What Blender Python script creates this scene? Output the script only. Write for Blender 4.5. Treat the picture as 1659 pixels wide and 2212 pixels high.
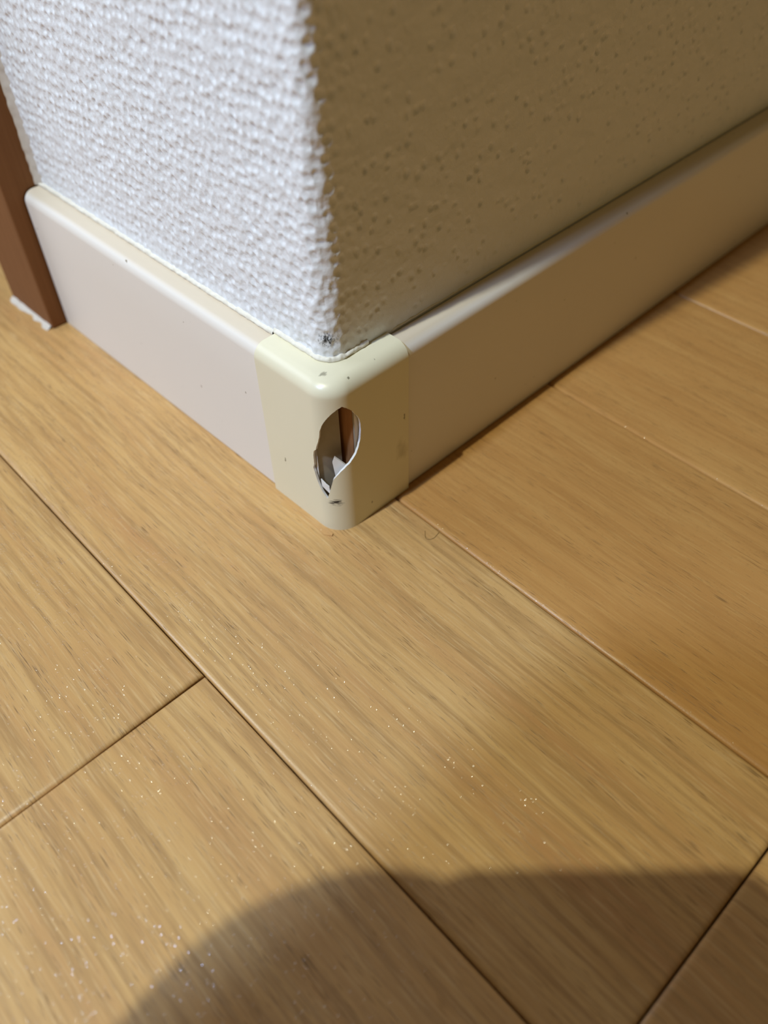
import bpy, bmesh, math, random
import numpy as np
from mathutils import Vector, Matrix, geometry

for o in list(bpy.data.objects):
    bpy.data.objects.remove(o, do_unlink=True)
scene = bpy.context.scene
col = scene.collection
MM = 0.001                      # everything below is laid out in millimetres

# ------------------------------------------------------------------ camera
CAM_C = Vector((146.175, -111.828, 211.845))
CAM_R = Vector((0.68715395, 0.72620247, -0.02119952))
CAM_U = Vector((-0.52752995, 0.51880256, 0.67272287))
CAM_D = Vector((-0.49953137, 0.45108079, -0.73959078))
cd = bpy.data.cameras.new('camera')
cam = bpy.data.objects.new('camera', cd)
col.objects.link(cam)
cam.matrix_world = Matrix(((CAM_R.x, CAM_U.x, -CAM_D.x, CAM_C.x*MM),
                           (CAM_R.y, CAM_U.y, -CAM_D.y, CAM_C.y*MM),
                           (CAM_R.z, CAM_U.z, -CAM_D.z, CAM_C.z*MM),
                           (0, 0, 0, 1)))
cd.sensor_fit = 'HORIZONTAL'
cd.sensor_width = 36.0
cd.lens = 36.0*1805.1/1659.0
cd.clip_start = 0.004
cd.clip_end = 50
cd.dof.use_dof = True
cd.dof.focus_distance = 0.252
cd.dof.aperture_fstop = cd.lens/3.6
scene.camera = cam

# ------------------------------------------------------------------ world, lamps, exposure
w = bpy.data.worlds.new('world')
scene.world = w
w.use_nodes = True
w.node_tree.nodes['Background'].inputs[0].default_value = (1.0, 0.72, 0.28, 1)
w.node_tree.nodes['Background'].inputs[1].default_value = 0.095

def aim(o, loc, target):
    o.location = loc
    o.rotation_euler = (Vector(target)-Vector(loc)).to_track_quat('-Z', 'Y').to_euler()

# the small ceiling downlight that throws the hard shadows
ld = bpy.data.lights.new('ceiling_downlight', 'SPOT')
ld.energy = 116
ld.color = (0.98, 1.0, 0.76)
ld.shadow_soft_size = 0.018
ld.spot_size = math.radians(110)
ld.spot_blend = 0.6
lo = bpy.data.objects.new('ceiling_downlight', ld); col.objects.link(lo)
aim(lo, (-0.085, -0.98, 2.32), (0, 0, 0))
# the broad ceiling light further back in the room
ad = bpy.data.lights.new('room_light', 'AREA')
ad.shape = 'DISK'; ad.size = 0.20
ad.energy = 49
ad.color = (0.46, 0.64, 1.0)
ao = bpy.data.objects.new('room_light', ad); col.objects.link(ao)
aim(ao, (-0.13, -1.75, 2.2), (0, 0, 0))

# added soft fill from the left to lift the shadows, no known source there
wd_ = bpy.data.lights.new('left_fill_light', 'AREA')
wd_.shape = 'RECTANGLE'; wd_.size = 1.2; wd_.size_y = 1.2
wd_.energy = 17
wd_.color = (0.74, 0.82, 1.0)
wo_ = bpy.data.objects.new('left_fill_light', wd_); col.objects.link(wo_)
aim(wo_, (-1.75, -1.05, 1.35), (0, 0, 0))

vs = scene.view_settings
vs.view_transform = 'Standard'
vs.look = 'None'
vs.exposure = 0.0
vs.gamma = 1.0
vs.use_curve_mapping = False

# ------------------------------------------------------------------ helpers
def tag(o, label=None, cat=None, kind=None, group=None):
    if label: o['label'] = label
    if cat: o['category'] = cat
    if kind: o['kind'] = kind
    if group: o['group'] = group
    return o

def link(name, me, mat=None, parent=None, smooth=False):
    o = bpy.data.objects.new(name, me)
    col.objects.link(o)
    if mat: me.materials.append(mat)
    if parent: o.parent = parent
    if smooth: me.shade_smooth()
    return o

def mesh_from(name, verts, faces):
    me = bpy.data.meshes.new(name)
    me.from_pydata([(a*MM, b*MM, c*MM) for a, b, c in verts], [], faces)
    me.update()
    return me

def grid_mesh(name, V):
    """V: (m, n, 3) array of points in mm -> quad sheet"""
    m, n = V.shape[:2]
    idx = np.arange(m*n).reshape(m, n)
    q = np.stack([idx[:-1, :-1], idx[1:, :-1], idx[1:, 1:], idx[:-1, 1:]], -1).reshape(-1, 4)
    me = bpy.data.meshes.new(name)
    me.vertices.add(m*n)
    me.vertices.foreach_set('co', (V.reshape(-1)*MM).astype(np.float32))
    me.loops.add(q.size)
    me.loops.foreach_set('vertex_index', q.reshape(-1).astype(np.int32))
    me.polygons.add(len(q))
    me.polygons.foreach_set('loop_start', np.arange(0, q.size, 4, dtype=np.int32))
    me.update(calc_edges=True)
    me.validate()
    return me

class NT:
    """tiny node-tree builder"""
    def __init__(s, name):
        s.mat = bpy.data.materials.new(name); s.mat.use_nodes = True
        s.t = s.mat.node_tree; s.b = s.t.nodes['Principled BSDF']
    def n(s, typ, **kw):
        nd = s.t.nodes.new(typ)
        for k, v in kw.items(): setattr(nd, k, v)
        return nd
    def l(s, a, b): s.t.links.new(a, b)
    def val(s, sock, v):
        if hasattr(v, 'is_linked') or isinstance(v, bpy.types.NodeSocket): s.l(v, sock)
        else: sock.default_value = v
    def math(s, op, a, b=0.0, c=None, clamp=False):
        nd = s.n('ShaderNodeMath', operation=op, use_clamp=clamp)
        s.val(nd.inputs[0], a); s.val(nd.inputs[1], b)
        if c is not None: s.val(nd.inputs[2], c)
        return nd.outputs[0]
    def vmath(s, op, a, b):
        nd = s.n('ShaderNodeVectorMath', operation=op)
        s.val(nd.inputs[0], a); s.val(nd.inputs[1], b)
        return nd.outputs['Value' if op in ('LENGTH', 'DISTANCE', 'DOT_PRODUCT') else 'Vector']
    def noise(s, vec, scale=1.0, detail=2.0, rough=0.5, dist=0.0):
        nd = s.n('ShaderNodeTexNoise')
        s.l(vec, nd.inputs['Vector']); nd.inputs['Scale'].default_value = scale
        nd.inputs['Detail'].default_value = detail; nd.inputs['Roughness'].default_value = rough
        nd.inputs['Distortion'].default_value = dist
        return nd.outputs[0]
    def ramp(s, fac, stops, interp='LINEAR'):
        nd = s.n('ShaderNodeValToRGB'); s.l(fac, nd.inputs[0]); cr = nd.color_ramp
        cr.interpolation = interp
        while len(cr.elements) > len(stops): cr.elements.remove(cr.elements[-1])
        while len(cr.elements) < len(stops): cr.elements.new(0.5)
        for e, (p, c) in zip(cr.elements, stops):
            e.position = p; e.color = (c, c, c, 1) if isinstance(c, (int, float)) else (*c, 1)
        return nd.outputs[0]
    def mix(s, fac, a, b, mode='MIX'):
        nd = s.n('ShaderNodeMix', data_type='RGBA', blend_type=mode)
        s.val(nd.inputs[0], fac)
        for i, v in ((6, a), (7, b)):
            if isinstance(v, tuple): nd.inputs[i].default_value = (*v, 1)
            else: s.l(v, nd.inputs[i])
        return nd.outputs[2]
    def coords(s): return s.n('ShaderNodeTexCoord').outputs['Object']
    def bump(s, h, strength, dist):
        nd = s.n('ShaderNodeBump'); s.l(h, nd.inputs['Height'])
        nd.inputs['Strength'].default_value = strength; nd.inputs['Distance'].default_value = dist
        s.l(nd.outputs[0], s.b.inputs['Normal'])
    def base(s, c):
        if isinstance(c, tuple): s.b.inputs['Base Color'].default_value = (*c, 1)
        else: s.l(c, s.b.inputs['Base Color'])
    def spot(s, centre, radii, noise_scale, stretch=(1, 1, 1), soft=0.6, thr=0.5, detail=3.0):
        """irregular mark: 1 inside a noisy blob around centre (mm), streaky by stretch"""
        P = s.coords()
        d = s.vmath('SUBTRACT', P, tuple(c*MM for c in centre))
        d2 = s.vmath('DIVIDE', d, tuple(r*MM for r in radii))
        ln = s.vmath('LENGTH', d2, (0, 0, 0))
        fall = s.math('SUBTRACT', 1.0, ln, clamp=True)
        st = s.vmath('MULTIPLY', P, stretch)
        nz = s.noise(st, noise_scale, detail, 0.6)
        m = s.math('ADD', s.math('MULTIPLY', fall, 0.75), s.math('SUBTRACT', nz, 0.5))
        m = s.math('MULTIPLY', s.math('SUBTRACT', m, thr*0.6), 1.0/soft*6.0, clamp=True)
        return s.math('MULTIPLY', m, s.math('GREATER_THAN', fall, 0.001))

def P_set(nt, rough=0.5, spec=0.5, coat=0.0, coat_rough=0.1):
    nt.b.inputs['Roughness'].default_value = rough
    nt.b.inputs['Specular IOR Level'].default_value = spec
    nt.b.inputs['Coat Weight'].default_value = coat
    nt.b.inputs['Coat Roughness'].default_value = coat_rough

# ------------------------------------------------------------------ geometry of the corner: two faces meeting at the origin
aL = math.radians(1.438); aR = math.radians(0.721)      # walls are not quite square to the boards
dL = np.array([math.cos(aL), math.sin(aL)]); dR = np.array([-math.sin(aR), math.cos(aR)])
nL = np.array([math.sin(aL), -math.cos(aL)]); nR = np.array([math.cos(aR), math.sin(aR)])
PHI = math.acos(float(dL @ dR))
TANH = math.tan(PHI/2)
def corner(o): return np.linalg.solve(np.array([nL, nR]), np.array([-o, -o]))
def left_pt(l, n): return dL*l + nL*n          # l along the left face (negative = away), n out of it
def right_pt(l, n): return dR*l + nR*n
RC, PROUD, HC, RT, TBW, WL, WR = 8.5, 1.2, 61.2, 4.6, 8.2, 33.2, 32.6
TB = 7.6           # board thickness
TW = 8.2           # wall face behind the board faces
HB = 60.0

# ------------------------------------------------------------------ materials
# wallpaper
nt = NT('white_embossed_wallpaper')
P = nt.coords()
mott = nt.noise(P, 90, 3)
c = nt.mix(mott, (0.80, 0.815, 0.84), (0.86, 0.875, 0.90))
sc = nt.spot((-10.2, 9.8, 68.6), (6.2, 6.2, 6.2), 1900, (1, 1, 0.6), 1.8, 0.74)
c = nt.mix(sc, c, (0.03, 0.03, 0.03))
nt.base(c); P_set(nt, 0.62, 0.35)
nt.bump(nt.noise(P, 1600, 3), 0.22, 0.0004)
M_WALL = nt.mat
# upper wall, same paper, relief by bump only
nt = NT('white_wallpaper_upper')
P = nt.coords()
nt.base((0.83, 0.83, 0.83)); P_set(nt, 0.62, 0.35)
vn = nt.n('ShaderNodeTexVoronoi'); nt.l(P, vn.inputs['Vector']); vn.inputs['Scale'].default_value = 280
nt.bump(vn.outputs['Distance'], 0.6, 0.0008)
M_WALLUP = nt.mat
# caulk
nt = NT('cream_caulk')
nt.base(nt.mix(nt.noise(nt.coords(), 700, 3), (0.78, 0.72, 0.60), (0.85, 0.81, 0.72))); P_set(nt, 0.6, 0.3)
M_CAULK = nt.mat
nt = NT('grey_beige_caulk')
nt.base(nt.mix(nt.noise(nt.coords(), 400, 3), (0.55, 0.49, 0.42), (0.68, 0.62, 0.55))); P_set(nt, 0.7, 0.2)
M_CAULK2 = nt.mat
# baseboard laminate
nt = NT('cream_vinyl_baseboard')
P = nt.coords()
n1 = nt.noise(P, 18, 3)
c = nt.mix(n1, (0.80, 0.745, 0.68), (0.84, 0.785, 0.72))
sx = nt.n('ShaderNodeSeparateXYZ'); nt.l(P, sx.inputs[0])
led = nt.math('MULTIPLY', nt.math('SUBTRACT', sx.outputs[2], 0.0585), 900.0, clamp=True)
c = nt.mix(led, c, (0.70, 0.60, 0.47))
sp = nt.math('GREATER_THAN', nt.noise(P, 420, 1), 0.80)
c = nt.mix(sp, c, (0.30, 0.24, 0.16))
nt.base(c); P_set(nt, 0.42, 0.5)
nt.bump(nt.noise(P, 900, 2), 0.05, 0.0003)
M_BOARD = nt.mat
nt = NT('dusty_cut_end')
nt.base(nt.mix(nt.noise(nt.coords(), 300, 3), (0.36, 0.30, 0.21), (0.44, 0.37, 0.27))); P_set(nt, 0.7, 0.2)
M_END = nt.mat
nt = NT('brown_fibreboard_core')
P = nt.coords()
st = nt.vmath('MULTIPLY', P, (900, 900, 120))
c = nt.mix(nt.noise(st, 1.0, 3), (0.30, 0.13, 0.045), (0.46, 0.22, 0.085))
nt.base(c); P_set(nt, 0.75, 0.2)
M_CORE = nt.mat
# yellowed cap
nt = NT('yellowed_plastic_cap')
P = nt.coords()
c = nt.mix(nt.noise(P, 40, 3), (0.79, 0.735, 0.54), (0.83, 0.775, 0.59))
sc1 = nt.spot((-1.4, 0.6, 13.6), (6.0, 6.0, 4.2), 1000, (0.45, 0.45, 2.6), 1.0, 0.80)
c = nt.mix(sc1, c, (0.02, 0.02, 0.025))
stn = nt.spot((1.2, 28.5, 20.0), (4, 6, 11), 240, (1, 1, 0.6), 3.0, 0.6)
c = nt.mix(nt.math('MULTIPLY', stn, 0.45), c, (0.22, 0.17, 0.07))
cob = nt.spot((-7.0, 4.4, 61.2), (6.0, 4.6, 4.0), 520, (1.6, 0.5, 1), 0.8, 0.93)
c = nt.mix(nt.math('MULTIPLY', cob, 0.6), c, (0.12, 0.10, 0.06))
for (q, r) in (((1.2, 29.5, 34), (2.4, 1.3, 3.6)), ((-23.5, -1.7, 19.5), (1.0, 2, 2.6)), ((0.2, 8.0, 3.0), (1.2, 1.6, 1.2)), ((1.2, 14.0, 6.0), (1.5, 1.5, 1.5)), ((-1.0, 9.0, 60.5), (1.0, 1.0, 1.0)), ((-1.5, 20, 61), (1.0, 1, 1.0))):
    c = nt.mix(nt.math('MULTIPLY', nt.spot(q, r, 1600, (1, 1, 0.6), 0.6, 0.75), 0.75), c, (0.10, 0.08, 0.04))
nt.base(c); P_set(nt, 0.30, 0.5)
nt.bump(nt.noise(P, 160, 2), 0.05, 0.0006)
M_CAP = nt.mat
nt = NT('white_broken_plastic')
nt.base(nt.mix(nt.noise(nt.coords(), 600, 2), (0.80, 0.79, 0.78), (0.88, 0.87, 0.86))); P_set(nt, 0.45, 0.5)
M_BROKEN = nt.mat
# casing
nt = NT('brown_door_casing')
P = nt.coords()
st = nt.vmath('MULTIPLY', P, (500, 500, 25))
c = nt.mix(nt.noise(st, 1.0, 4), (0.18, 0.075, 0.028), (0.27, 0.125, 0.052))
nt.base(c); P_set(nt, 0.75, 0.12)
M_CASING = nt.mat
# subfloor / groove bottom
nt = NT('dark_groove')
nt.base(nt.mix(nt.noise(nt.coords(), 60, 2), (0.13, 0.085, 0.03), (0.17, 0.11, 0.045))); P_set(nt, 0.7, 0.2)
M_SUB = nt.mat

def wood(name, tones, pore_dark, streak, pore_amt, seed):
    nt = NT(name)
    P0 = nt.coords()
    oi = nt.n('ShaderNodeObjectInfo')
    rnd = nt.math('MULTIPLY', oi.outputs['Random'], 7.0)
    cmb = nt.n('ShaderNodeCombineXYZ'); nt.l(rnd, cmb.inputs[0]); nt.l(rnd, cmb.inputs[1]); cmb.inputs[2].default_value = seed
    P1 = nt.vmath('ADD', P0, cmb.outputs[0])
    # slow wander of the grain across the board
    wand = nt.noise(nt.vmath('MULTIPLY', P1, (9, 22, 1)), 1.0, 2, 0.5)
    wv = nt.n('ShaderNodeCombineXYZ')
    nt.l(nt.math('MULTIPLY', nt.math('SUBTRACT', wand, 0.5), 0.006), wv.inputs[1])
    P2 = nt.vmath('ADD', P1, wv.outputs[0])
    broad = nt.noise(nt.vmath('MULTIPLY', P2, (10, 75, 1)), 1.0, 3, 0.55)
    mid = nt.noise(nt.vmath('MULTIPLY', P2, (17, 420, 1)), 1.0, 3, 0.6)
    fine = nt.noise(nt.vmath('MULTIPLY', P2, (70, 1500, 1)), 1.0, 2, 0.6)
    pores = nt.noise(nt.vmath('MULTIPLY', P2, (150, 2900, 1)), 1.0, 1.5, 0.5)
    dens = nt.noise(nt.vmath('MULTIPLY', P2, (22, 200, 1)), 1.0, 2, 0.5)
    c = nt.ramp(broad, [(0.28, tones[0]), (0.5, tones[1]), (0.72, tones[2])])
    c = nt.mix(nt.math('MULTIPLY', nt.ramp(mid, [(0.36, 1.0), (0.56, 0.0)]), streak), c, tones[3])
    c = nt.mix(nt.math('MULTIPLY', nt.ramp(fine, [(0.52, 0.0), (0.75, 1.0)]), streak*0.8), c, tones[4])
    lim = nt.math('ADD', nt.math('MULTIPLY', dens, 0.40), 0.165)
    pm = nt.math('MULTIPLY', nt.math('SUBTRACT', lim, pores), 9.0, clamp=True)
    c = nt.mix(nt.math('MULTIPLY', pm, pore_amt), c, pore_dark)
    nt.base(c)
    P_set(nt, 0.38, 0.42)
    # shallow pores and a faintly pebbled lacquer that glints
    peb = nt.noise(P1, 2300, 1.0, 0.5)
    h = nt.math('SUBTRACT', nt.math('MULTIPLY', peb, 0.45), nt.math('MULTIPLY', pm, 0.8))
    h = nt.math('ADD', h, nt.math('MULTIPLY', mid, 0.5))
    nt.bump(h, 0.30, 0.00022)
    vo = nt.n('ShaderNodeTexVoronoi', feature='F1'); nt.l(nt.vmath('MULTIPLY', P1, (1, 1, 0)), vo.inputs['Vector'])
    vo.inputs['Scale'].default_value = 1150
    sepc = nt.n('ShaderNodeSeparateColor'); nt.l(vo.outputs['Color'], sepc.inputs[0])
    clus = nt.noise(nt.vmath('MULTIPLY', P1, (20, 90, 1)), 1.0, 2)
    pick = nt.math('GREATER_THAN', nt.math('ADD', sepc.outputs[0], nt.math('MULTIPLY', clus, 0.55)), 1.175)
    dome = nt.math('SUBTRACT', 1.0, nt.math('MULTIPLY', vo.outputs['Distance'], 1.9), clamp=True)
    nt.l(nt.math('MULTIPLY', pick, nt.math('GREATER_THAN', dome, 0.02)), nt.b.inputs['Coat Weight'])
    nt.b.inputs['Coat Roughness'].default_value = 0.12
    bb = nt.n('ShaderNodeBump'); nt.l(dome, bb.inputs['Height']); bb.inputs['Strength'].default_value = 1.0; bb.inputs['Distance'].default_value = 0.00018
    nt.l(bb.outputs[0], nt.b.inputs['Coat Normal'])
    return nt.mat

T = [(0.50, 0.268, 0.104), (0.57, 0.334, 0.126), (0.63, 0.395, 0.158), (0.41, 0.235, 0.09), (0.67, 0.45, 0.215)]
M_WOOD = wood('light_oak_plank', T, (0.24, 0.135, 0.05), 0.85, 0.85, 1.0)
T2 = [(0.46, 0.228, 0.068), (0.49, 0.250, 0.077), (0.52, 0.280, 0.09), (0.40, 0.195, 0.058), (0.57, 0.335, 0.115)]
M_WOOD2 = wood('plain_oak_plank', T2, (0.23, 0.12, 0.04), 0.65, 0.8, 5.0)
M_SLIVER = M_WOOD

# ------------------------------------------------------------------ floor: base plus single planks
fl = link('floor', mesh_from('floor', [(-1600, -1560, -16), (1600, -1560, -16), (1600, 1960, -16), (-1600, 1960, -16),
                                        (-1600, -1560, -10), (1600, -1560, -10), (1600, 1960, -10), (-1600, 1960, -10)],
                               [(3, 2, 1, 0), (4, 5, 6, 7), (0, 1, 5, 4), (1, 2, 6, 5), (2, 3, 7, 6), (3, 0, 4, 7)]), M_SUB)
tag(fl, 'light oak plank floor below the wall corner', kind='structure')

def plank_mesh(L, W, bev=1.9, drop=1.35, gap=0.2):
    """board from (0,0) to (L,W), rounded arris on all four top edges"""
    rings = []
    prof = [(0.0, -9.9), (0.0, -drop-0.2), (0.05*bev, -drop*0.74), (0.13*bev, -drop*0.54), (0.26*bev, -drop*0.34), (0.44*bev, -drop*0.17), (0.68*bev, -drop*0.05), (bev, 0.0)]
    vs_, fs_ = [], []
    for i, (ins, z) in enumerate(prof):
        a = gap+ins
        vs_ += [(a, a, z), (L-a, a, z), (L-a, W-a, z), (a, W-a, z)]
        if i:
            b0, b1 = (i-1)*4, i*4
            for k in range(4):
                k2 = (k+1) % 4
                fs_.append((b0+k, b0+k2, b1+k2, b1+k))
    t = (len(prof)-1)*4
    fs_.append((t, t+1, t+2, t+3)); fs_.append((3, 2, 1, 0))
    return mesh_from('plank', vs_, fs_)

ROWS = [-152.6, -64.25, 25.29, 111.7, 200.96]
while ROWS[0] > -1500: ROWS.insert(0, round(ROWS[0]-88.4, 2))
while ROWS[-1] < 1900: ROWS.append(round(ROWS[-1]+88.4, 2))
BUTT = {-152.6: 12.9, -64.25: 152.2, 25.29: 420.0, 111.7: -280.0, 200.96: 330.0}
rng = random.Random(4)
for i in range(len(ROWS)-1):
    y0, y1 = ROWS[i], ROWS[i+1]
    b = BUTT.get(y0, rng.uniform(250, 600))
    xs = [-1600.0]+[v for v in (b-1818, b-909, b, b+909, b+1818) if -1500 < v < 1500]+[1600.0]
    for j in range(len(xs)-1):
        me = plank_mesh(xs[j+1]-xs[j], y1-y0)
        m = M_WOOD2 if y0 in (25.29, 111.7, 200.96) else M_WOOD
        o = link('plank', me, m, fl)
        o.location = (xs[j]*MM, y0*MM, 0)
        for pl in me.polygons: pl.use_smooth = abs(pl.normal.z) > 0.05 and len(pl.vertices) == 4

# pale splinter lifted at the foot of the cap
spl = [(-18.5, -3.3), (-10.0, -2.2), (-1.6, -1.75), (-1.0, -2.6), (-3.4, -4.0), (-11.0, -3.9)]
spz = [0.06, 0.3, 0.5, 0.45, 0.15, 0.06]
k = len(spl)
sl = link('wood_sliver', mesh_from('wood_sliver', [(a, b, z) for (a, b), z in zip(spl, spz)]+[(a, b, -0.05) for a, b in spl],
     [tuple(range(k-1, -1, -1)), tuple(range(k, 2*k))]+[(i, (i+1) % k, k+(i+1) % k, k+i) for i in range(k)]), M_WOOD, fl)
bm = bmesh.new(); bm.from_mesh(sl.data); bmesh.ops.recalc_face_normals(bm, faces=bm.faces); bm.to_mesh(sl.data); bm.free()

# ------------------------------------------------------------------ embossed wall faces
def hash2(i, j, k):
    v = np.sin(i*127.1 + j*311.7 + k*74.7)*43758.5453
    return v-np.floor(v)
def vnoise(x, y, k):
    xi, yi = np.floor(x), np.floor(y); fx, fy = x-xi, y-yi
    fx = fx*fx*(3-2*fx); fy = fy*fy*(3-2*fy)
    return ((hash2(xi, yi, k)*(1-fx)+hash2(xi+1, yi, k)*fx)*(1-fy)
            + (hash2(xi, yi+1, k)*(1-fx)+hash2(xi+1, yi+1, k)*fx)*fy)
def sstep(a, b, x):
    t = np.clip((x-a)/(b-a), 0, 1); return t*t*(3-2*t)
def emboss(s, z):
    """height (mm) of the knitted emboss at arc position s, height z"""
    s = s + 0.5*(vnoise(s/9, z/9, 3)-0.5) ; z = z + 0.9*(vnoise(s/7, z/7, 8)-0.5) - 0.06*s
    px, pz = 3.1, 3.6
    b = z/pz; bi = np.floor(b)
    dimp = np.zeros_like(s)
    for dj in (-1, 0, 1):
        j = bi+dj
        a = s/px + 0.5*(np.mod(j, 2)); ai = np.floor(a)
        for di in (-1, 0, 1):
            i = ai+di
            jx = (hash2(i, j, 1)-0.5)*0.55; jz = (hash2(i, j, 2)-0.5)*0.50
            rx = 0.40+0.14*hash2(i, j, 5); rz = 0.42+0.20*hash2(i, j, 6); dep = 0.35+0.75*hash2(i, j, 7)
            dx = a-(i+0.5+jx)
            dz = b-(j+0.5+jz)
            dd = np.sqrt(((dx+0.25*dz)/rx)**2 + (dz/rz)**2)
            dimp = np.maximum(dimp, dep*(1-sstep(0.42, 1.04, dd)))
    h = -0.47*dimp
    pit = -0.5*np.clip(dimp-0.76, 0, 1)/0.3
    k = sstep(3.0, 14.0, s)
    h = h*(1-k)+k*pit
    h += (1-0.6*k)*0.24*(vnoise(s/1.25, z/1.5, 11)-0.5) + 0.15*(vnoise(s/0.62, z/0.62, 12)-0.5) + 0.25*(vnoise(s/5, z/4, 13)-0.5)
    return h

def wall_sheet(side, ss, zs, fade=True):
    S_, Z_ = np.meshgrid(ss, zs, indexing='ij')
    R_ = np.interp(Z_, [60, 92, 165], [6.2, 6.4, 3.0])
    half = R_*PHI/2
    t = R_*TANH
    P0 = corner(TW)
    straight = np.maximum(np.abs(S_)-half, 0)
    ang = np.clip((S_+half)/R_, 0, PHI)
    if side == 'L': base = np.where(True, 0, 0)
    cx = P0[0]-dL[0]*t-nL[0]*R_; cy = P0[1]-dL[1]*t-nL[1]*R_
    nx = nL[0]*np.cos(ang)+dL[0]*np.sin(ang); ny = nL[1]*np.cos(ang)+dL[1]*np.sin(ang)
    sgn = S_ > 0
    tx = np.where(sgn, dR[0], -dL[0]); ty = np.where(sgn, dR[1], -dL[1])
    x = cx+nx*R_+tx*straight; y = cy+ny*R_+ty*straight
    h = emboss(S_, Z_)
    # pressed flat where it meets the board
    flat = sstep(60.0, 64.5, Z_ + 1.2*(vnoise(S_/3, Z_/3, 21)-0.5))
    h = h*(0.25+0.75*flat) if fade else h
    return np.stack([x+nx*h, y+ny*h, Z_], -1)

ZTOP = 215.0
def wall(side, ss, name, label):
    zs = np.arange(59.2, ZTOP, 0.42 if side == 'L' else 0.55)
    V = wall_sheet(side, ss, zs)
    if side == 'R': pass
    me = grid_mesh(name, V)
    o = link(name, me, M_WALL, None, True)
    tag(o, label, kind='structure')
    return o
wl = wall('L', np.linspace(-177.0, 0.0, 444), 'wall_left', 'white embossed wallpaper wall facing the light')
wr = wall('R', np.concatenate([np.arange(0.0, 20, 0.40), np.arange(20, 330.0, 0.60)]), 'wall_right', 'shaded embossed wallpaper wall receding to the right')

def prism(name, poly, z0, z1, mat, parent=None, bevel=0.0, smooth=False):
    n = len(poly)
    v = [(a, b, z0) for a, b in poly]+[(a, b, z1) for a, b in poly]
    f = [tuple(range(n-1, -1, -1)), tuple(range(n, 2*n))]+[(i, (i+1) % n, n+(i+1) % n, n+i) for i in range(n)]
    me = mesh_from(name, v, f)
    bm = bmesh.new(); bm.from_mesh(me); bmesh.ops.recalc_face_normals(bm, faces=bm.faces)
    if bevel: bmesh.ops.bevel(bm, geom=list(bm.edges), offset=bevel*MM, segments=3, affect='EDGES', profile=0.6)
    bm.to_mesh(me); bm.free()
    return link(name, me, mat, parent, smooth)
def lp(l, n): return tuple(left_pt(l, n))
def rp(l, n): return tuple(right_pt(l, n))
# the solid wall behind the paper (and the plain upper wall)
wc = corner(TW+0.75)
BACK = 110
pb = corner(TW+BACK)
prism('wall_core', [lp(-177, -TW-0.75), tuple(wc-dL*6.2), tuple(pb), lp(-177, -TW-BACK)], 0, ZTOP-0.2, M_WALLUP, wl)
prism('wall_core', [tuple(wc-dL*6.2), tuple(wc+dR*6.2), rp(1850, -TW-0.75), rp(1850, -TW-BACK), tuple(pb)], 0, ZTOP-0.2, M_WALLUP, wr)
wq = corner(TW+0.3)
prism('upper_wall', [lp(-177, -TW-0.3), tuple(wq-dL*2.5), tuple(pb), lp(-177, -TW-BACK)], ZTOP-0.2, 2400, M_WALLUP, wl)
prism('upper_wall', [tuple(wq-dL*2.5), tuple(wq+dR*2.5), rp(1850, -TW-0.3), rp(1850, -TW-BACK), tuple(pb)], ZTOP-0.2, 2400, M_WALLUP, wr)
prism('far_wall_face', [rp(328, -TW-0.7), rp(1850, -TW-0.7), rp(1850, -TW), rp(328, -TW)][::-1], 58, ZTOP-0.2, M_WALLUP, wr)

# ------------------------------------------------------------------ baseboards
def board_profile():
    """(offset into wall, z) outline of the moulding, front face at 0"""
    pr = [(0.0, 0.3), (0.0, 20), (0.0, 40), (0.0, HB-4.4)]
    r = 4.4
    for k in range(1, 11):
        a = k/10*math.pi/2
        pr.append((r*(1-math.cos(a)), HB-r+r*math.sin(a)))
    pr += [(TB, HB), (TB, 0.3)]
    return pr
def board(name, side, l0, l1, label):
    pr = board_profile(); n = len(pr)
    f_ = left_pt if side == 'L' else right_pt
    # a faint waviness of the glued-on strip
    cuts = list(np.linspace(l0, l1, 60))
    vs_, fs_ = [], []
    for l in cuts:
        wob = 0.12*math.sin(l/23.0)
        for (o, z) in pr:
            ll_ = l-(3.6*(1-o/TB) if side == 'L' and l == cuts[-1] else 0)      # end cut on the slant
            q = f_(ll_, -o+(wob if o < TB-0.1 else 0)*(z/60)); vs_.append((q[0], q[1], z))
    for i in range(len(cuts)-1):
        for k in range(n):
            k2 = (k+1) % n
            fs_.append((i*n+k, i*n+k2, (i+1)*n+k2, (i+1)*n+k))
    fs_.append(tuple(range(n))); fs_.append(tuple(len(vs_)-n+k for k in range(n))[::-1])
    me = mesh_from(name, vs_, fs_)
    bm = bmesh.new(); bm.from_mesh(me); bmesh.ops.recalc_face_normals(bm, faces=bm.faces)
    for e in bm.edges:
        if len(e.link_faces) == 2 and e.calc_face_angle() > 0.6: e.smooth = False
    bm.to_mesh(me); bm.free()
    o = link(name, me, M_BOARD, None, True)
    me.materials.append(M_END)
    for pl in me.polygons:
        if len(pl.vertices) > 4: pl.material_index = 1; pl.use_smooth = False
    tag(o, label, kind='structure')
    return o
bl = board('baseboard_left', 'L', -174.8, -4.9, 'cream baseboard below the bright white wall')
br = board('baseboard_right', 'R', 9.3, 1840, 'cream baseboard below the shaded wall')
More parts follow.
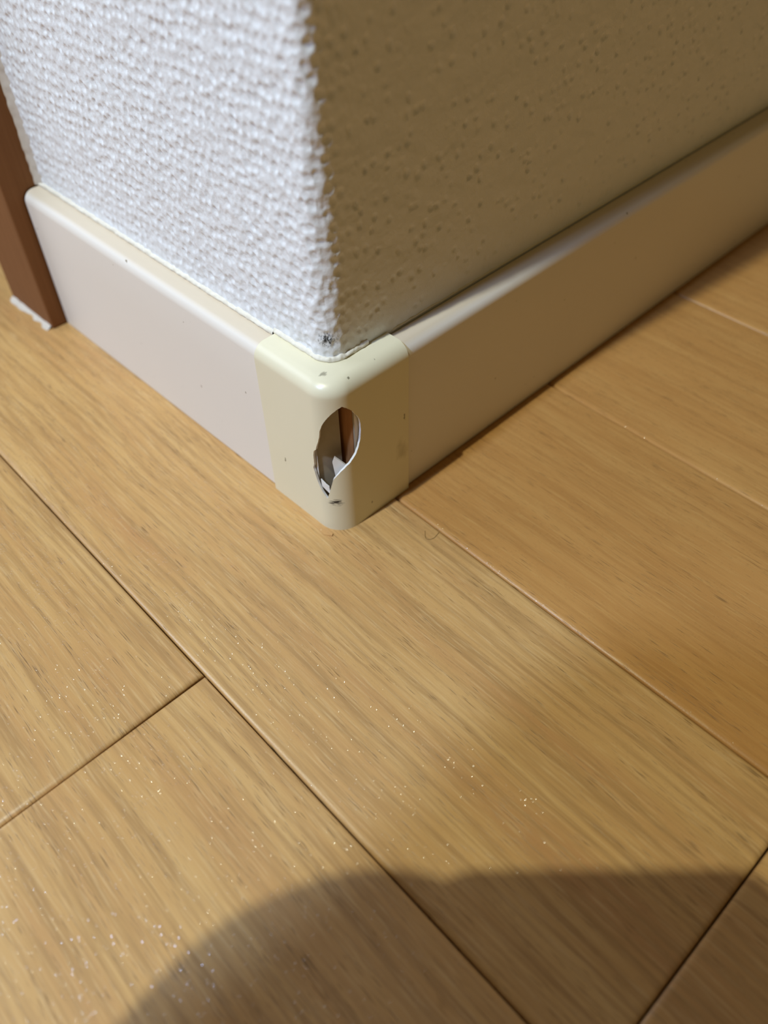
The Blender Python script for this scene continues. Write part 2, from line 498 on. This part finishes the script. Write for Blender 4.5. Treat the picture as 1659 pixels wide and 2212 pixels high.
# raw fibreboard core showing at the open end of the right board
pts = [(-TB+0.3, 0.6), (-0.75, 0.6), (-0.75, HB-5.0), (-1.8, HB-2.2), (-4.6, HB-0.8), (-TB+0.3, HB-0.8)]
vs_ = []
for l in (9.05, 10.5):
    for (n_, z) in pts:
        q = right_pt(l, n_); vs_.append((q[0], q[1], z))
k = len(pts)
core = link('fibreboard_core', mesh_from('fibreboard_core', vs_, [tuple(range(k)), tuple(range(2*k-1, k-1, -1))]+[(i, k+i, k+(i+1) % k, (i+1) % k) for i in range(k)]), M_CORE, br)
core['label'] = 'raw brown fibreboard end seen through the hole'

# caulk beads between wall and boards
def bead(name, ss, o0, parent, mat, rad=1.0, zc=60.0, seed=0):
    vs_, fs_ = [], []; K = 9
    for s in ss:
        r = 6.0; P0 = corner(o0); t = r*TANH; half = r*PHI/2
        if s < -half: q = P0-dL*t+dL*(s+half); n_ = nL
        elif s > half: q = P0+dR*t+dR*(s-half); n_ = nR
        else:
            c0 = P0-dL*t-nL*r; a = (s+half)/r; n_ = nL*math.cos(a)+dL*math.sin(a); q = c0+n_*r
        for k in range(K):
            a = -0.5*math.pi+1.25*math.pi*k/(K-1)
            rr = rad*(0.75+0.55*float(vnoise(np.array(s/1.7), np.array(k*0.6), 30+seed))+0.35*float(vnoise(np.array(s/0.6), np.array(k*0.9), 31+seed)))
            off = math.cos(a)*rr*0.85; z = zc+(math.sin(a)+0.75)*rr*0.8
            vs_.append((q[0]+n_[0]*off, q[1]+n_[1]*off, z))
    for i in range(len(ss)-1):
        for k in range(K-1): fs_.append((i*K+k, (i+1)*K+k, (i+1)*K+k+1, i*K+k+1))
        fs_.append((i*K+K-1, (i+1)*K+K-1, (i+1)*K, i*K))
    me = mesh_from(name, vs_, fs_)
    bm = bmesh.new(); bm.from_mesh(me); bmesh.ops.recalc_face_normals(bm, faces=bm.faces); bm.to_mesh(me); bm.free()
    return link(name, me, mat, parent, True)
bead('caulk_bead', np.arange(-173, -23, 0.5), TW, bl, M_CAULK, 0.95, 60.0)
bead('caulk_bead', np.arange(24, 330, 1.0), TW+0.3, br, M_CAULK, 0.55, 60.3, 5)

# ------------------------------------------------------------------ broken corner cap
HALF = RC*PHI/2
VMAX = HC-RT+RT*math.pi/2+(TBW+PROUD-RT)
UMIN = -(HALF+WL-RC*TANH); UMAX = HALF+WR-RC*TANH
def cap_v(v):
    zs = HC-RT
    if v < zs: return -PROUD, v
    a = (v-zs)/RT
    if a < math.pi/2: return -PROUD+RT*(1-math.cos(a)), zs+RT*math.sin(a)
    return -PROUD+RT+(v-zs-RT*math.pi/2), HC
def cap_pt(u, v):
    o, z = cap_v(v); kk = (o+PROUD)/(TBW+PROUD); r = RC*(1-kk)+5.0*kk
    P0 = corner(o); t = r*TANH; t0 = RC*TANH; E0 = corner(-PROUD)
    if u < -HALF:
        f = (-u-HALF)/(WL-t0); A = P0-dL*t; B = E0-dL*WL-nL*(o+PROUD); q = A+(B-A)*f
    elif u > HALF:
        f = (u-HALF)/(WR-t0); A = P0+dR*t; B = E0+dR*WR-nR*(o+PROUD); q = A+(B-A)*f
    else:
        c0 = P0-dL*t-nL*r; a = (u+HALF)/HALF/2*PHI
        q = c0+(nL*math.cos(a)+dL*math.sin(a))*r
    return np.array([q[0], q[1], z])
HOLE = [(3.75, 53.44), (5.0, 52.46), (6.37, 51.08), (7.6, 49.55), (8.12, 48.39), (9.07, 47.07), (9.78, 45.3), (10.15, 43.19), (10.2, 40.99), (9.94, 38.41), (9.44, 36.22), (8.7, 34.17), (7.65, 32.31), (6.39, 31.16), (5.02, 29.97), (3.67, 29.11), (2.4, 27.96), (1.25, 26.65), (0.34, 25.55), (-0.46, 24.51), (-0.89, 23.57), (-1.26, 22.16), (-1.86, 19.91), (-2.48, 17.58), (-2.95, 15.86), (-3.28, 14.79), (-3.93, 15.78), (-4.85, 17.04), (-5.79, 18.82), (-6.65, 20.7), (-7.34, 22.96), (-7.89, 24.98), (-8.21, 26.26), (-7.56, 28.19), (-7.49, 30.28), (-7.49, 32.02), (-6.99, 34.21), (-6.09, 35.16), (-5.55, 36.94), (-4.66, 39.35), (-4.09, 41.52), (-3.77, 43.81), (-3.03, 45.94), (-2.01, 48.03), (-0.66, 50.03), (0.83, 51.67), (2.28, 52.83)]
# finer, slightly ragged outline
H2 = []
rng = random.Random(9)
for i in range(len(HOLE)):
    a, b = HOLE[i], HOLE[(i+1) % len(HOLE)]
    m = max(1, int(math.dist(a, b)/0.45))
    for k in range(m):
        f = k/m; j = 0.05 if k else 0.0
        H2.append((a[0]+(b[0]-a[0])*f+rng.uniform(-j, j), a[1]+(b[1]-a[1])*f+rng.uniform(-j, j)))
def inside(p, poly):
    x, y = p; c_ = False; j = len(poly)-1
    for i in range(len(poly)):
        if (poly[i][1] > y) != (poly[j][1] > y) and x < (poly[j][0]-poly[i][0])*(y-poly[i][1])/(poly[j][1]-poly[i][1])+poly[i][0]: c_ = not c_
        j = i
    return c_
us = sorted(set([UMIN, UMAX]+[float(x) for x in np.linspace(UMIN, -HALF, 10)]+[float(x) for x in np.linspace(-HALF, HALF, 27)]+[float(x) for x in np.linspace(HALF, UMAX, 10)]))
zs0 = HC-RT
vvs = sorted(set([float(x) for x in np.linspace(0, zs0, 56)]+[float(x) for x in np.linspace(zs0, zs0+RT*math.pi/2, 13)]+[float(x) for x in np.linspace(zs0+RT*math.pi/2, VMAX, 5)]))
pts2, edges = [], []
def near_hole(p): return any((p[0]-h[0])**2+(p[1]-h[1])**2 < 0.16 for h in H2)
for u in us:
    for v in vvs:
        if -10 < u < 12 and 13 < v < 55 and (inside((u, v), H2) or near_hole((u, v))): continue
        pts2.append((u, v))
h0 = len(pts2)
pts2 += H2
edges = [(h0+i, h0+(i+1) % len(H2)) for i in range(len(H2))]
cv, ce, cf, *_ = geometry.delaunay_2d_cdt([Vector(p) for p in pts2], edges, [], 0, 1e-6)
tris = []
for f in cf:
    g = [sum(cv[i][k] for i in f)/len(f) for k in (0, 1)]
    if not inside(g, H2): tris.append(tuple(f))
def cap_n(u, v):
    e = 0.02
    u0, u1, v0, v1 = max(u-e, UMIN), min(u+e, UMAX), max(v-e, 0), min(v+e, VMAX)
    a = cap_pt(u1, v)-cap_pt(u0, v); b = cap_pt(u, v1)-cap_pt(u, v0)
    n_ = np.cross(a, b); return n_/np.linalg.norm(n_)
THK = 0.75
outer = [cap_pt(c_[0], c_[1]) for c_ in cv]
norms = [cap_n(c_[0], c_[1]) for c_ in cv]
# broken lip bent slightly inwards at the lower right of the hole
inner = [a-n_*THK for a, n_ in zip(outer, norms)]
N = len(outer)
from collections import Counter
ec = Counter()
for t in tris:
    for k in range(3): ec[frozenset((t[k], t[(k+1) % 3]))] += 1
fs_, mi = [], []
for t in tris:
    a, b, c_ = (np.array(outer[i]) for i in t)
    flip = np.dot(np.cross(b-a, c_-a), norms[t[0]]) < 0
    tt = t[::-1] if flip else t
    fs_.append(tt); mi.append(0); fs_.append(tuple(N+i for i in tt[::-1])); mi.append(1)
    for k in range(3):
        i, j = tt[k], tt[(k+1) % 3]
        if ec[frozenset((i, j))] == 1:
            onhole = all(-9 < cv[q][0] < 11 and 13 < cv[q][1] < 54.5 for q in (i, j))
            fs_.append((j, i, N+i, N+j)); mi.append(1 if onhole else 0)
me = mesh_from('corner_cap', [tuple(a) for a in outer]+[tuple(a) for a in inner], fs_)
me.materials.append(M_CAP); me.materials.append(M_BROKEN)
me.polygons.foreach_set('material_index', mi)
bm = bmesh.new(); bm.from_mesh(me)
for e in bm.edges:
    if len(e.link_faces) == 2 and e.calc_face_angle() > 0.7: e.smooth = False
bm.to_mesh(me); bm.free()
cap = link('corner_cap', me, None, None, True)
tag(cap, 'yellowed cream plastic corner cap with a jagged broken hole', 'corner cap')
# caulk round the corner sits on the cap
bead('caulk_bead', np.arange(-23, 14, 0.35), TW+0.1, cap, M_CAULK, 0.95, HC-0.1, 9)
# two broken shards inside the hole
def shard(poly, nrm, th):
    nrm = np.array(nrm)/np.linalg.norm(nrm)
    v = [np.array(q) for q in poly]; k = len(v)
    vs_ = [tuple(a+nrm*th/2) for a in v]+[tuple(a-nrm*th/2) for a in v]
    return link('shard', mesh_from('shard', vs_, [tuple(range(k)), tuple(range(2*k-1, k-1, -1))]+[(i, k+i, k+(i+1) % k, (i+1) % k) for i in range(k)]), M_BROKEN, cap)
s1 = shard([(-3.02, 2.92, 31.95), (-1.63, 4.31, 29.94), (-0.44, 5.5, 28.19), (0.2, 6.14, 26.9), (-1.19, 4.75, 20.5), (-3.0, 2.94, 21.5), (-3.57, 2.37, 29.63)], (1, -1, 0.15), 0.7)
s1['label'] = 'larger white shard of broken plastic inside the hole'
s2 = shard([(-6.6, -0.45, 22.0), (-4.6, -0.2, 20.9), (-3.6, 0.2, 20.2), (-3.4, 0.2, 17.0), (-6.3, -0.45, 18.9)], (0.1, -1, 0.1), 0.3)
s2['label'] = 'smaller white shard low in the hole'

# ------------------------------------------------------------------ door casing at the left end
cas = prism('trim_1', [lp(-211, 7.0), lp(-175.5, 7.0), lp(-175.5, -TW-BACK), lp(-211, -TW-BACK)], 0.2, 2050, M_CASING, None, 0.9)
tag(cas, 'brown wooden door casing at the left end of the baseboard', kind='structure')
# caulk fillet between casing and wallpaper
vs_, fs_ = [], []
zz = list(np.arange(60.5, 215, 0.8)); K = 6
for z in zz:
    for k in range(K):
        f = k/(K-1)
        l = -171.5-4.1*f; n_ = -TW-0.45+2.3*f**1.3 + 0.5*float(vnoise(np.array(z/2.2), np.array(f*2), 41))-0.2
        q = left_pt(l, n_); vs_.append((q[0], q[1], z))
for i in range(len(zz)-1):
    for k in range(K-1): fs_.append((i*K+k, i*K+k+1, (i+1)*K+k+1, (i+1)*K+k))
link('caulk_fillet', mesh_from('caulk_fillet', vs_, fs_), M_CAULK2, cas, True)
# caulk smear along the foot of the casing
vs_, fs_ = [], []; K = 5
ll = list(np.arange(-211, -176, 0.8))
for l in ll:
    wd = 0.4+2.4*float(vnoise(np.array(l/4), np.array(0.0), 51)); ht = 1.0+0.6*float(vnoise(np.array(l/3), np.array(3.0), 52))
    for k in range(K):
        f = k/(K-1); q = left_pt(l, 7.0+wd*f); vs_.append((q[0], q[1], 0.05+ht*(1-f)**1.5))
for i in range(len(ll)-1):
    for k in range(K-1): fs_.append((i*K+k, i*K+k+1, (i+1)*K+k+1, (i+1)*K+k))
link('caulk_smear', mesh_from('caulk_smear', vs_, fs_), M_CAULK2, cas, True)

# ------------------------------------------------------------------ small loose bits
def curve_obj(name, pts, rad, mat):
    cu = bpy.data.curves.new(name, 'CURVE'); cu.dimensions = '3D'
    cu.bevel_depth = rad*MM; cu.bevel_resolution = 2
    sp = cu.splines.new('NURBS'); sp.points.add(len(pts)-1); sp.use_endpoint_u = True; sp.order_u = 3
    for p_, q in zip(sp.points, pts): p_.co = (q[0]*MM, q[1]*MM, q[2]*MM, 1)
    dg = bpy.data.objects.new('tmp', cu); col.objects.link(dg)
    bpy.context.view_layer.update()
    me = bpy.data.meshes.new_from_object(dg.evaluated_get(bpy.context.evaluated_depsgraph_get()))
    bpy.data.objects.remove(dg)
    return link(name, me, mat, None, True)
nt = NT('dark_hair'); nt.base(nt.mix(nt.noise(nt.coords(), 200, 1), (0.16, 0.10, 0.03), (0.22, 0.14, 0.05))); P_set(nt, 0.5, 0.3)
hair = curve_obj('hair', [(18.98, 21.3, 0.1), (20.6, 19.6, 0.12), (21.9, 18.9, 0.12), (23.1, 20.0, 0.12), (23.4, 21.8, 0.12), (22.7, 24.1, 0.1)], 0.07, nt.mat)
tag(hair, 'thin curled dark hair lying on the floor right of the cap', 'hair')

# ------------------------------------------------------------------ the photographer's phone and hand (behind the lens; their shadow falls across the planks)
nt = NT('dark_phone_glass'); nt.base(nt.mix(nt.noise(nt.coords(), 30, 1), (0.02, 0.02, 0.022), (0.03, 0.03, 0.033))); P_set(nt, 0.3, 0.5)
M_PHONE = nt.mat
C = np.array(CAM_C); R3 = np.array(CAM_R); U3 = np.array(CAM_U); D3 = np.array(CAM_D)
def frame_pt(r, u, b): return C+R3*r+U3*u-D3*b      # right, up, behind the lens (mm, fixed in the room)
def rrect(x0, x1, y0, y1, rad, k=6):
    out = []
    for (cx, cy, a0) in ((x1-rad, y1-rad, 0), (x0+rad, y1-rad, 90), (x0+rad, y0+rad, 180), (x1-rad, y0+rad, 270)):
        for i in range(k+1):
            a = math.radians(a0+90*i/k); out.append((cx+rad*math.cos(a), cy+rad*math.sin(a)))
    return out
def slab(name, poly, b0, b1, mat, parent=None):
    k = len(poly)
    vs_ = [tuple(frame_pt(x, y, b0)) for x, y in poly]+[tuple(frame_pt(x, y, b1)) for x, y in poly]
    me = mesh_from(name, vs_, [tuple(range(k)), tuple(range(2*k-1, k-1, -1))]+[(i, k+i, k+(i+1) % k, (i+1) % k) for i in range(k)])
    bm = bmesh.new(); bm.from_mesh(me); bmesh.ops.recalc_face_normals(bm, faces=bm.faces); bm.to_mesh(me); bm.free()
    return link(name, me, mat, parent)
ph = slab('phone', rrect(-77, 2, -128, 33.5, 12), 5, 13, M_PHONE)
tag(ph, 'dark phone held above the floor, its shadow across the nearest planks', 'phone')
slab('lens_bump', rrect(-30, 0.5, -10, 24, 8), 3.0, 5.0, M_PHONE, ph)
nt = NT('skin'); nt.base(nt.mix(nt.noise(nt.coords(), 60, 2), (0.52, 0.32, 0.22), (0.60, 0.38, 0.28))); P_set(nt, 0.5, 0.4)
M_SKIN = nt.mat
hv, hr, he = [], [], []
def chain(pts, rads, root=None):
    prev = root
    for q, r in zip(pts, rads):
        hv.append(tuple(frame_pt(*q))); hr.append(r); i = len(hv)-1
        if prev is not None: he.append((prev, i))
        prev = i
    return prev
chain([(-275, -160, 95), (-197, -78, 52), (-132, -40, 42)], [33, 28, 34])          # forearm, wrist, palm
palm = 2
for pts, rads in (([(-133, 2, 34), (-119, 27, 30), (-99, 35, 27), (-76, 32, 23)], [15, 13, 12, 10]),
                  ([(-138, -18, 38), (-126, 5, 31), (-102, 12, 26), (-72, 11, 24)], [15, 13, 11, 9]),
                  ([(-136, -38, 40), (-126, -14, 31), (-102, -8, 26), (-72, -10, 24)], [14, 13, 11, 9]),
                  ([(-132, -58, 42), (-120, -34, 32), (-100, -27, 26), (-74, -28, 24)], [13, 12, 10, 8]),
                  ([(-104, -40, 46), (-84, -26, 38), (-60, -14, 28)], [18, 14, 10])):
    chain(pts, rads, palm)
me = bpy.data.meshes.new('hand')
me.from_pydata([(a*MM, b*MM, c_*MM) for a, b, c_ in hv], he, [])
hand = link('hand', me, M_SKIN)
sk = hand.modifiers.new('skin', 'SKIN'); sk.use_smooth_shade = True
for i, sv in enumerate(me.skin_vertices[0].data):
    sv.radius = (hr[i]*MM, hr[i]*MM); sv.use_root = (i == 0)
sb = hand.modifiers.new('sub', 'SUBSURF'); sb.levels = 2; sb.render_levels = 2
tag(hand, 'hand holding the phone above the floor, part of the shadow at the bottom', 'hand')
